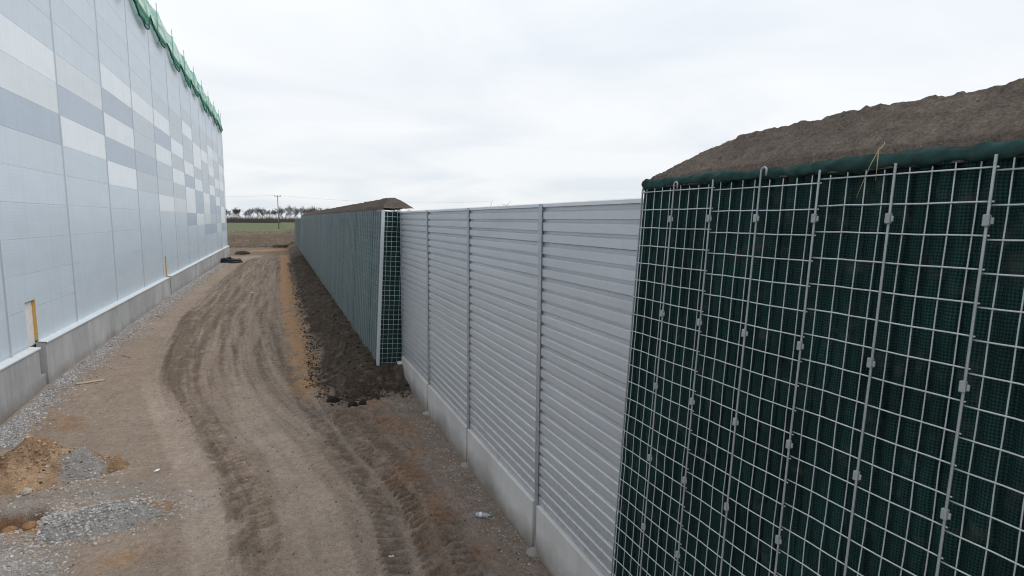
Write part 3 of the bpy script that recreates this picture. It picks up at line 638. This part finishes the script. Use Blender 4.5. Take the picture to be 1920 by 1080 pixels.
def heap(name, y0, y1, near_lo, label, endcap_hi=True, slope_lo=.6, slope_hi=.6, sy=.05, sy2=None, xc=3.6, hw=.52, peak=.355, parent=None, tone=1.):
    xs_ = np.linspace(3.10, 4.12, 60); ys_ = axis([(y0, y1, sy, sy2 or sy)]) ; X, Y = np.meshgrid(xs_, ys_)
    e = np.minimum(1, np.minimum((Y-y0)/slope_lo, (y1-Y)/slope_hi)); e = 1-(1-np.clip(e, 0, 1))**1.6
    d = np.abs(X-xc+.05*fbm(Y, Y*0, 2.2, 3, 141))/hw
    Z = 5.655+np.clip(np.minimum(peak*e, (1-d)*.47), 0, 1)+.024*fbm(X, Y, .5, 4, 143)+(.006+.024*ss(.75,.2,d))*fbm(X, Y, .10, 3, 145)+.006*fbm(X+Y*.6, Y, .035, 2, 148)+.028*ss(.6,.2,d)*np.clip(fbm(X, Y, .06, 2, 147)-.1,0,1)
    Z = np.where((d > 1.0), np.minimum(Z, 5.655+.01*fbm(X,Y,.1,2,3)), Z); rim = (X < 3.125); Z = np.where(rim, 5.60, Z)
    n1 = fbm(X, Y, .8, 4, 149); n2 = fbm(X+Y*.8, Y, .12, 3, 151)
    c = np.ones(X.shape+(3,))*C_(.165,.135,.112)*((1+.16*n1+.2*n2)*tone)[..., None]; c = lerp(c, C_(.07,.053,.043)*tone, ss(.33,.41,Z-5.655+.03*n2)*.8)
    V = np.stack([X, Y, Z], -1).reshape(-1, 3); nx = len(xs_); i = (np.arange(nx-1)[None, :]+np.arange(len(ys_)-1)[:, None]*nx).ravel()
    me = npmesh(name, V, np.stack([i, i+1, i+1+nx, i+nx], -1), M_soil, True, c.reshape(-1,3)); o = obj(name, me, parent)
    if label: tag(o, label, 'soil heap')
    return o, xc

def lumpy_roll(name, y0, y1, parent, r=.044, n=14, step=.014):
    ys_ = np.arange(y0, y1, step); m = MB(); V = []
    for y in ys_:
        cx_ = 3.125+.02*float(fbm(np.array([y]), np.array([0.]), .5, 2, 161)[0]); cz = 5.640+.014*float(fbm(np.array([y]), np.array([7.]), .35, 2, 163)[0])
        rr = r*(1+.42*float(fbm(np.array([y]), np.array([3.]), .12, 2, 165)[0]))
        for k in range(n):
            a = 2*math.pi*k/n; f = 1+.55*float(fbm(np.array([y+.06*math.sin(a)]), np.array([a*.16]), .075, 3, 167)[0])
            V.append((cx_+math.cos(a)*rr*f*.85, y, cz+math.sin(a)*rr*f*1.15))
    m.v = V; N_ = len(ys_)
    for i in range(N_-1):
        for k in range(n): m.f.append((i*n+k, i*n+(k+1) % n, (i+1)*n+(k+1) % n, (i+1)*n+k))
    m.f.append(tuple(range(n))); m.f.append(tuple((N_-1)*n+k for k in range(n)))
    return m.build(name, M_roll, parent, True)

def rod_mesh(top, hook, z0, r=.0070, seg=10):
    pts = [(0,random.uniform(-.002,.002),z0+(top-z0)*i/seg) for i in range(seg+1)]
    if hook:
        R_ = .022
        for i in range(1, 9):
            a = math.pi*i/8; pts.append((0, -R_+R_*math.cos(a), top+R_*math.sin(a)))
        pts.append((0, -2*R_, top-.035))
    return MB().tube(pts, r, 8).mesh('rod', M_rod, True)

# near (right) wall ------------------------------------------------
YR = 4.345; YR0 = YR-8*2*ROD_S; NW = empty('mesh_wall', (X0, YR, 0), (0, TILT, 0))
tag(NW, 'near tall mesh wall lined with dark green fabric at the right edge', 'mesh wall')
wv = wire_mesh(ZW+.02, .0037, 8, True, .0028, seg=22); wv.materials[0] = M_wired; wh = wire_mesh(2*ROD_S+.016, .0044, 8, False, .0022, seg=9)  # uprights get darker metal: top-lit look of the horizontals put into colour
rods = [rod_mesh(5.63, False, 0), rod_mesh(5.66, True, 0), rod_mesh(5.615, True, 0)]
for p in range(8):
    ytop = -p*2*ROD_S; zo = [0,-.019,.004,-.012,.006,-.01,.008,-.015][p]
    vys = []
    for h in range(2):
        yr = ytop-(h+1)*ROD_S
        for q in VO: vys.append(yr+q)
    if p < 4:
        pn = MB().tube([(-.0088,-2*ROD_S-.010,ROWS[0]+zo),(-.0088,.006,ROWS[0]+zo)], .0044, 8).build('mesh_panel', M_wire, NW, True, (0, ytop, 0))
        for vy in vys: o = obj('wire', wv, pn, (0, vy-ytop+random.uniform(-.002,.002), random.uniform(-.008,.012))); o.rotation_euler.x = random.uniform(-.0006,.0006)
        for z in ROWS[1:]: obj('wire', wh, pn, (-.0088-.0006*(p % 2), -2*ROD_S-.010, z+zo+random.uniform(-.0015,.0015)), (random.uniform(-.0012,.0012),0,0))
    else:
        m = MB()
        for vy in vys: m.tube([(0,vy,0),(0,vy,ZW+.01)], .0048, 5)
        for z in ROWS: m.tube([(-.0095,ytop-2*ROD_S+.006,z+zo),(-.0095,ytop-.006,z+zo)], .0048, 5)
        m.build('mesh_panel', M_wire, NW)
    for h in range(2):
        yr = ytop-(h+1)*ROD_S; idx = p*2+h
        rm = {0: rods[2], 2: rods[1]}.get(idx, rods[0]); obj('rod', rm, NW, (-.020, yr, 0))
        for z in CLZ: 
            o = obj('clip', clip_m, NW, (-.026, yr, z+random.uniform(-.006,.006))); o.rotation_euler.z = random.uniform(-.25,.25)
MB().cbox((-.012,-.006,0),(.004,.004,ZW+.03),.002).build('corner_wire', M_rod, NW)
MB().cbox((-.004,-.003,0),(.006,.010,ZW),.002).build('edge_wire', M_wire, NW)
WY = [0.]+[-(h+1)*ROD_S+q for h in range(16) for q in VO]
wall_fabric('fabric', YR0-YR, -.004, 0, M_geo, NW, .011, .04, 1., ZW+.09, WY)
# end face and filling (seen only from another position)
NF = MB(); 
NF.v = [(.06,YR0-YR,0),(.06,-.012,0),(.06,YR0-YR,ZW),(.06,-.012,ZW),(1.05,YR0-YR,ZW-.06),(1.05,-.012,ZW-.06),(1.55,YR0-YR,-.1),(1.55,-.012,-.1)]
NF.f = [(0,2,3,1),(2,4,5,3),(4,6,7,5),(0,6,4,2),(1,3,5,7)]
NF.build('fill', M_geo, NW)
def end_mesh(parent, y, zlow, name='end_mesh'):
    m = MB()
    for i in range(1, 8):
        x = i*.16; zt = ZW if x < 1.0 else ZW-(x-1.0)/.55*5.5
        if zt > zlow: m.tube([(x,y,zlow),(x,y,zt)], .005, 5)
    for z in ROWS:
        if z > zlow: m.tube([(0,y+.009,z),(1.03+(ZW-z)*.09,y+.009,z)], .005, 5)
    return m.build(name, M_wire, parent)
end_mesh(NW, .012, 0)
lumpy_roll('fabric_roll', YR0, YR+.03, None, .037)
r_ = bpy.data.objects['fabric_roll']; r_.parent = NW; r_.matrix_parent_inverse = NW.matrix_basis.inverted()
heap('soil_heap', YR0, YR-.02, 0, 'brown soil heaped on top of the near mesh wall at right', slope_hi=.95, slope_lo=.95, sy=.016)

# far (left) wall ---------------------------------------------------
YL, YL1 = 18.28, 87.5; FW = empty('mesh_wall', (X0, YL, 0), (0, TILT, 0))
tag(FW, 'long mesh wall receding from the barrier towards the field beside the dark earth bank', 'mesh wall')
npan = 75; pw = (YL1-YL)/npan
def pan_mesh(r, k, zo):
    m = MB()
    for h in range(2):
        for q in VO: m.tube([(0,h*pw/2+q,.2),(0,h*pw/2+q,ZW+.01)], r, k, False)
    for z in ROWS:
        if z > .3: m.tube([(-.009,.004,z+zo),(-.009,pw-.004,z+zo)], r, k, False)
    return m.mesh('mesh_panel', M_wired)
pms = [pan_mesh(.0034, 4, zo) for zo in (0,-.014,.01)]; rodl = MB().tube([(0,0,.2),(0,0,ZW+.05)], .010, 5).mesh('rod', M_rod)
clipl = MB().box((-.022,-.02,-.035),(.012,.02,.035)).mesh('clip', M_clip)
for p in range(npan):
    o = obj('mesh_panel', pms[p % 3], FW, (random.uniform(-.006,.006), p*pw, 0))
    for h in range(2):
        obj('rod', rodl, FW, (-.022, p*pw+(h+1)*pw/2, 0))
    if p < 14:
        for h in range(2):
            for z in CLZ[:6]: obj('clip', clipl, FW, (-.028, p*pw+(h+1)*pw/2, z))
fb_ = wall_fabric('fabric', 0, YL1-YL, .1, M_geo2, FW, .07, .16, .6, ZW); fb_.location.x = -.028
NF = MB(); NF.v = [(.06,.03,0),(.06,YL1-YL,0),(.06,.03,ZW-.01),(.06,YL1-YL,ZW-.01),(1.05,.03,ZW-.06),(1.05,YL1-YL,ZW-.06),(1.55,.03,-.1),(1.55,YL1-YL,-.1)]
NF.f = [(0,2,3,1),(2,4,5,3),(4,6,7,5),(1,3,5,7)]; NF.build('fill', M_geo2, FW)
# end face fabric, puffed between the wires
xs_ = np.arange(.03, 1.5, .02); zs_ = np.arange(.2, ZW, .02); X, Z = np.meshgrid(xs_, zs_)
puff = np.abs(np.sin(X*np.pi/.16))*np.abs(np.sin((Z-ROWS[0])*np.pi/.16)); Yf = .045-.03*puff-.02*fbm(X, Z, .2, 3, 171)
Xl = np.minimum(X, 1.05+(ZW-Z)*.09); V = np.stack([Xl, Yf, Z], -1).reshape(-1,3); nx = len(xs_); i = (np.arange(nx-1)[None, :]+np.arange(len(zs_)-1)[:, None]*nx).ravel()
obj('end_fabric', npmesh('end_fabric', V, np.stack([i, i+1, i+1+nx, i+nx], -1), M_geo3, True), FW)
end_mesh(FW, -.012, .3)
MB().box((-.018,-.022,.25),(-.012,.10,ZW+.03)).box((-.018,-.028,.25),(.075,-.022,ZW+.03)).build('corner_angle', M_T, FW)
heap('soil_heap', YL+.02, YL1, 0, 'dark ridge of soil along the top of the long receding mesh wall', slope_lo=1.1, slope_hi=2, sy=.05, sy2=.3, tone=.72)
# last stretch of the wall, lower, beyond the long one
YM0, YM1 = 87.6, 118.5; LW = empty('mesh_wall', (X0-.02, YM0, 0), (0, TILT, 0)); tag(LW, 'lower farthest stretch of mesh wall at the field end of the lane', 'mesh wall')
m = MB(); ZL = 5.28
y = 0
while y < YM1-YM0:
    m.tube([(0,y,0),(0,y,ZL)], .004, 4, False); y += .46
z = .2
while z < ZL: m.tube([(-.01,0,z),(-.01,YM1-YM0,z)], .0045, 4, False); z += .16
m.build('mesh_panel', M_clip, LW)
MB().box((.012,0,-.1),(1.3,YM1-YM0,ZL)).build('fabric', M_geo2, LW)

# dry stalk hanging over the near wall
m = MB(); q = [(3.10,2.14,5.72),(3.055,2.13,5.70),(3.035,2.155,5.62),(3.03,2.19,5.52),(3.025,2.215,5.44)]; m.tube(q, .0035, 5, r2=.0012)
m.tube([(3.055,2.13,5.70),(3.04,2.12,5.60),(3.035,2.118,5.53)], .003, 5, r2=.001); m.tube([(3.12,2.155,5.70),(3.07,2.11,5.74),(3.04,2.10,5.70)], .003, 5, r2=.001)
tag(m.build('dry_stalk', simple('straw', (.36,.30,.17), .8), None, True), 'dry yellow grass stalk caught on the fabric edge of the near mesh wall', 'grass stalk')
m = MB()
for i in range(34):
    y = random.uniform(.2,4.0); x = random.uniform(3.15,3.38); z = 5.655+min(.355*(1-(1-min(1,(YR-.02-y)/.95))**1.6), (1-abs(x-3.6)/.52)*.47)+.004; a = random.uniform(-.9,.9); l_ = random.uniform(.01,.04)
    m.tube([(x,y,z),(x+l_*.5,y+l_*a,z+l_*.48)], .0010, 4)
tag(m.build('straw_bits', bpy.data.materials['straw'], None), 'bits of straw lying on the soil on top of the near mesh wall', 'straw', kind='stuff')

# ------------------------------------------------------------------ small things in the lane
def surf1(x, y): return float(surf(np.array([x]), np.array([y]))[0])
HO = empty('drain_hose', (-5.35, 74.3, surf1(-5.35, 74.3))); tag(HO, 'coiled black corrugated drain hose lying at the foot of the plinth', 'hose')
M_hose = simple('black_plastic', (.013,.018,.02), .45, 0, .2, 3)
def coil(r0_, r1_, a0, a1, z0, z1, R_, n=90, ox=0, oy=0):
    m = MB(); pts = []
    for i in range(n+1):
        t = i/n; a = a0+(a1-a0)*t; r = r0_+(r1_-r0_)*t; pts.append((ox+r*math.cos(a)*1.15, oy+r*math.sin(a)*1.0, z0+(z1-z0)*t+.03*math.sin(5*a)))
    base = len(pts); m.tube(pts, R_, 8)
    for i in range(0, (base)*8): 
        if (i//8) % 2: c_ = Vector(pts[i//8]); v = Vector(m.v[i]); m.v[i] = tuple(c_+(v-c_)*.86)
    return m
coil(.95,1.0,0,2*math.pi,.13,.14,.12).build('coil', M_hose, HO, True); coil(.90,.84,.4,2*math.pi+.6,.34,.36,.12).build('coil', M_hose, HO, True)
coil(.85,.9,1.6,2.9*math.pi/1.5,.54,.30,.11,60).build('coil', M_hose, HO, True)
m = MB(); m.tube([(.95,-.1,.25),(1.25,.1,.34),(1.6,.35,.42)], .035, 6); m.build('hose_end', simple('pale_pipe', (.42,.42,.40), .6), HO, True)

BO = empty('plastic_bottle', (3.2, 8.98, surf1(3.2,8.98)+.045), (0,0,math.radians(-28))); BO.scale = (1.3,1.3,1.3); tag(BO, 'crumpled clear plastic bottle lying on the dirt near the barrier', 'bottle')
M_pet = Mat('clear_plastic', (.75,.82,.86), .12); M_pet.b.inputs['Transmission Weight'].default_value = .55; M_pet.b.inputs['Alpha'].default_value = .85
m = MB(); rr_ = [(.0,.015),(.006,.035),(.03,.038),(.06,.030),(.09,.037),(.13,.036),(.16,.030),(.185,.018),(.20,.013),(.215,.013)]; n = 12
for x, r in rr_:
    for k in range(n):
        a = 2*math.pi*k/n; f = 1+.22*math.sin(k*2.4+x*60)*(.01 < x < .16); m.v.append((x-.1, math.cos(a)*r*f, math.sin(a)*r*f*.8))
for i in range(len(rr_)-1):
    for k in range(n): m.f.append((i*n+k, i*n+(k+1) % n, (i+1)*n+(k+1) % n, (i+1)*n+k))
m.f.append(tuple(range(n))); m.build('bottle_body', M_pet.m, BO, True)
MB().tube([(.108,0,0),(.132,0,0)], .017, 12).build('bottle_cap', simple('teal_cap', (.02,.28,.30), .4), BO)
M_lab = simple('white_label', (.75,.76,.78), .6); m = MB(); m.tube([(-.045,0,.0),(-.01,0,0)], .0375, 12, False); m.build('bottle_label', M_lab, BO, True)
# planks, sticks, scraps by the plinth
M_twig = simple('dead_wood', (.16,.12,.09), .9); M_pl = simple('weathered_board', (.46,.37,.26), .9, 0, .15, 8)
def scrap(name, x, y, L_, w, h, a, mat, label, cat):
    o = MB().cbox((-L_/2,-w/2,0),(L_/2,w/2,h),min(h,w)*.2).build(name, mat, None, False, (x, y, surf1(x,y)+.01)); o.rotation_euler = (random.uniform(-.05,.05), random.uniform(-.04,.04), a); return tag(o, label, cat)
scrap('board', -5.65, 20.9, .75, .16, .02, .5, M_pl, 'pale board lying flat on gravel beside the first plinth joint', 'board')
def twig(x, y, L_, a, label):
    m = MB(); m.tube([(0,0,.02),(L_*.4,.04,.05),(L_,-.02,.03)], .012, 5, r2=.005); m.tube([(L_*.4,.04,.05),(L_*.7,.16,.09)], .007, 5, r2=.003)
    o = m.build('twig', M_twig, None, False, (x,y,surf1(x,y))); o.rotation_euler.z = a; tag(o, label, 'twig')
twig(-5.2, 23.9, .6, 2.2, 'forked dead twig on the gravel at the edge of the dusty lane'); twig(-5.6, 32.5, .9, 2.0, 'longer dead twig lying among the gravel halfway along the plinth')
twig(-3.0, 24.4, .5, .4, 'short twig lying at the left edge of the dark wheel tracks')
for (x, y, lb) in ((1.45,8.35,'scrap of white foil on the dirt at the bottom of the picture'),(-2.55,13.2,'tiny white plastic scrap lying right of the orange soil heap'),(-1.9,44,'tiny white scrap lying in the wheel tracks far down the lane')):
    bm = bmesh.new(); bmesh.ops.create_grid(bm, x_segments=3, y_segments=3, size=.03+.001*y)
    for v in bm.verts: v.co.z += random.uniform(0,.03)
    bmesh.ops.solidify(bm, geom=bm.faces[:], thickness=.003)
    me = bpy.data.meshes.new('litter'); bm.to_mesh(me); bm.free(); me.materials.append(M_lab); tag(obj('litter', me, None, (x,y,surf1(x,y)+.02)), lb, 'litter')

# ------------------------------------------------------------------ far background
M_bark = simple('bark', (.10,.084,.078), .9, 0, .25, .5)
def bare_tree(seed, H, spread=1.0, depth=5, rmin=.05):
    rn = random.Random(seed); tr = MB(); cr = MB()
    def grow(p, d, l_, r, k):
        q = p+d*l_; mid = p+d*l_*.5+Vector((rn.uniform(-1,1),rn.uniform(-1,1),0))*l_*.06
        (tr if k == 0 else cr).tube([p, mid, q], r, 5 if k < 2 else 3, False, r2=r*.68)
        if k >= depth: return
        for i in range(3 if k < 3 else rn.choice((2,3))):
            a = rn.uniform(0, 2*math.pi); t = rn.uniform(.28,.75)*spread; nd = (d+Vector((math.cos(a)*t, math.sin(a)*t, rn.uniform(-.05,.28)))).normalized()
            st = p+d*l_*rn.uniform(.55,1.0) if i else q
            grow(st, nd, l_*rn.uniform(.62,.85), max(r*.58, rmin), k+1)
    grow(Vector((0,0,0)), Vector((rn.uniform(-.05,.05),rn.uniform(-.05,.05),1)).normalized(), H*.26, H*.017, 0)
    return tr.mesh('trunk', M_bark), cr.mesh('crown', M_bark)
tm = [bare_tree(s_, 15, sp, 6, .045) for s_, sp in ((1,1.0),(2,.8),(3,1.15),(4,.9))]
def ground_z(x, y): return float(height(np.array([float(x)]), np.array([float(y)]), False)[0])
xp = -95; i = 0; rn = random.Random(5); trees = []
while xp < 130:
    tv = tm[rn.randrange(4)]; y = 585+rn.uniform(-14,14); t = empty('bare_tree', (xp, y, ground_z(xp,y)-.1), (0,0,rn.uniform(0,6.3)))
    trees.append(t); s_ = rn.uniform(.8,1.3); t.scale = (s_*1.1, s_*1.1, s_); tag(t, 'leafless tree in the row along the far edge of the green field', 'tree', 'leafless trees along the horizon')
    obj('trunk', tv[0], t); obj('crown', tv[1], t); xp += rn.uniform(2.2,4.2)
def ordinal(n): return ['first','second','third','fourth','fifth','sixth','seventh','eighth','ninth','tenth','eleventh','twelfth'][n-1] if n <= 12 else '%dth' % n if n % 10 not in (1,2,3) else '%d%s' % (n, {1:'st',2:'nd',3:'rd'}[n % 10])
lf_ = [q for q in trees if q.location.x < .5][::-1]; rt_ = [q for q in trees if q.location.x >= .5]
for side, ls in (('left', lf_), ('right', rt_)):
    for k, q in enumerate(ls): q['label'] = 'leafless tree beyond the green field, %s to the %s of the power pole' % (ordinal(k+1), side)
t = empty('bare_tree', (-28.5, 330, ground_z(-28.5,330)-.1)); t.scale = (.95,.95,.86); a_, b_ = bare_tree(11, 14, 1.25, 6, .03); obj('trunk', a_, t); obj('crown', b_, t)
tag(t, 'broader nearer leafless tree just right of the warehouse corner', 'tree')
m = MB(); rn = random.Random(9)
for i in range(15000):
    x = rn.uniform(-130,170); y = 575+rn.uniform(-6,8); h = rn.uniform(3.0,8.6)*rn.uniform(.7,1); lx = rn.uniform(-1.6,1.6)
    w_ = rn.uniform(.05,.16); n = len(m.v); m.v += [(x-w_,y,.7),(x+w_,y,.7),(x+lx,y+rn.uniform(-.8,.8),.8+h)]; m.f.append((n,n+1,n+2))
me = bpy.data.meshes.new('undergrowth'); me.from_pydata(m.v, [], m.f); me.materials.append(M_bark); o = obj('undergrowth', me); tag(o, 'dense leafless undergrowth below the row of far trees', 'undergrowth', kind='stuff')
# power line
M_pole = simple('pole_wood', (.24,.215,.20), .9, 0, .15, 1)
def pole_parts(P):
    MB().tube([(0,0,-.5),(0,0,13.3)], .24, 8, r2=.15).build('pole_shaft', M_pole, P, True)
    MB().cbox((-1.25,-.08,13.1),(1.25,.08,13.28),.02).build('crossarm', M_back, P)
    for x in (-1.15,0,1.15): MB().tube([(x,0,13.28),(x,0,13.42),(x,0,13.62)], .09, 6).build('insulator', M_back, P)
PP = [(-98,243),(0.2,250),(98,257)]
for i, (x, y) in enumerate(PP[1:2]):
    P = empty('power_pole', (x,y,ground_z(x,y)), (0,0,.07)); tag(P, 'lone power pole with crossarm standing in the green field', 'power pole'); pole_parts(P)
WZ = 13.62+ground_z(.2,250)
for j, dx in enumerate((-1.15,0,1.15)):
    m = MB()
    for sgn in (-1, 1):
        pts = []
        for i in range(25):
            t_ = i/24; pts.append((.2+dx+sgn*98*t_, 250+sgn*7*t_+dx*.05, WZ-4*1.9*t_*(1-t_)+(0 if True else 0)))
        m.tube(pts, .007, 4)
    tag(m.build('power_line', M_back, None), ['left','middle','right'][j]+' overhead wire passing over the power pole crossarm', 'power line')
# wind turbines far behind the barrier
M_wt = simple('turbine_white', (.6,.62,.65), .5)
for i, (px_, zt, a0, lb) in enumerate(((919,116,.3,'leftmost of three tiny wind turbines above the barrier'),(939,104,1.2,'middle and lowest of three tiny wind turbines above the barrier'),(948.5,122,.8,'rightmost and tallest of three tiny wind turbines above the barrier'))):
    th = YAW+math.atan((px_-960)/FPX); R0 = 3500; x, y = R0*math.sin(th), R0*math.cos(th)
    P = empty('wind_turbine', (x, y, 0), (0,0,-th)); tag(P, lb, 'wind turbine', None)
    MB().tube([(0,0,-2),(0,0,zt-25)], 3.2, 8, r2=2.0).build('tower', M_wt, P); MB().cbox((-2.2,-5,zt-28),(2.2,6,zt-22),.5).build('nacelle', M_wt, P)
    for k in range(3):
        a = a0+k*2.094; MB().tube([(0,-6,zt-25),(math.sin(a)*17,-6,zt-25+math.cos(a)*17),(math.sin(a)*38,-6,zt-25+math.cos(a)*38)], 2.0, 5, r2=.7).build('blade', M_wt, P)
# weeds on the rough bank before the field
m = MB(); rn = random.Random(21)
for i in range(9000):
    y = 112+rn.random()**1.2*95; x = rn.uniform(-.14*y, .07*y+10); h = rn.uniform(.12,.42)*(1+.6*(rn.random() > .93)); z = None; a = rn.uniform(0,3.14); w_ = rn.uniform(.02,.06); n = len(m.v)
    m.v += [(x-w_*math.cos(a),y-w_*math.sin(a),h),(x+w_*math.cos(a),y+w_*math.sin(a),h),(x+rn.uniform(-.2,.2),y,h)]; m.f.append((n,n+1,n+2))
V = np.array(m.v); gz_ = height(V[:,0], V[:,1], False); hh = V[:,2].copy(); V[:,2] = gz_-.03; V[2::3,2] += hh[2::3]+.03
me = bpy.data.meshes.new('dry_weeds'); me.from_pydata([tuple(v) for v in V], [], m.f); me.materials.append(simple('dry_weed', (.17,.138,.095), .9, 0, .4, .4)); o = obj('dry_weeds', me); tag(o, 'dry brown weeds covering the rough bank before the green field', 'weeds', kind='stuff')
def dgh(x, y, z0, r, lb, base=(.06,.048,.038), fl=.5):
    o = lump('earth_mound', x, y, r, base, lb, 'earth mound', 3, fl); o.location.z = ground_z(x,y)+z0; return o
dgh(-5.1, 92.5, .0, 1.0, 'small dark earth mound just beyond the warehouse corner', fl=.45)
dgh(-.2, 112, .1, .9, 'brown earth lump on the bank left of the far wall end', (.09,.07,.052), .5); dgh(1.0, 110.5, .0, .8, 'dark earth lump right beside the far wall end', fl=.55)
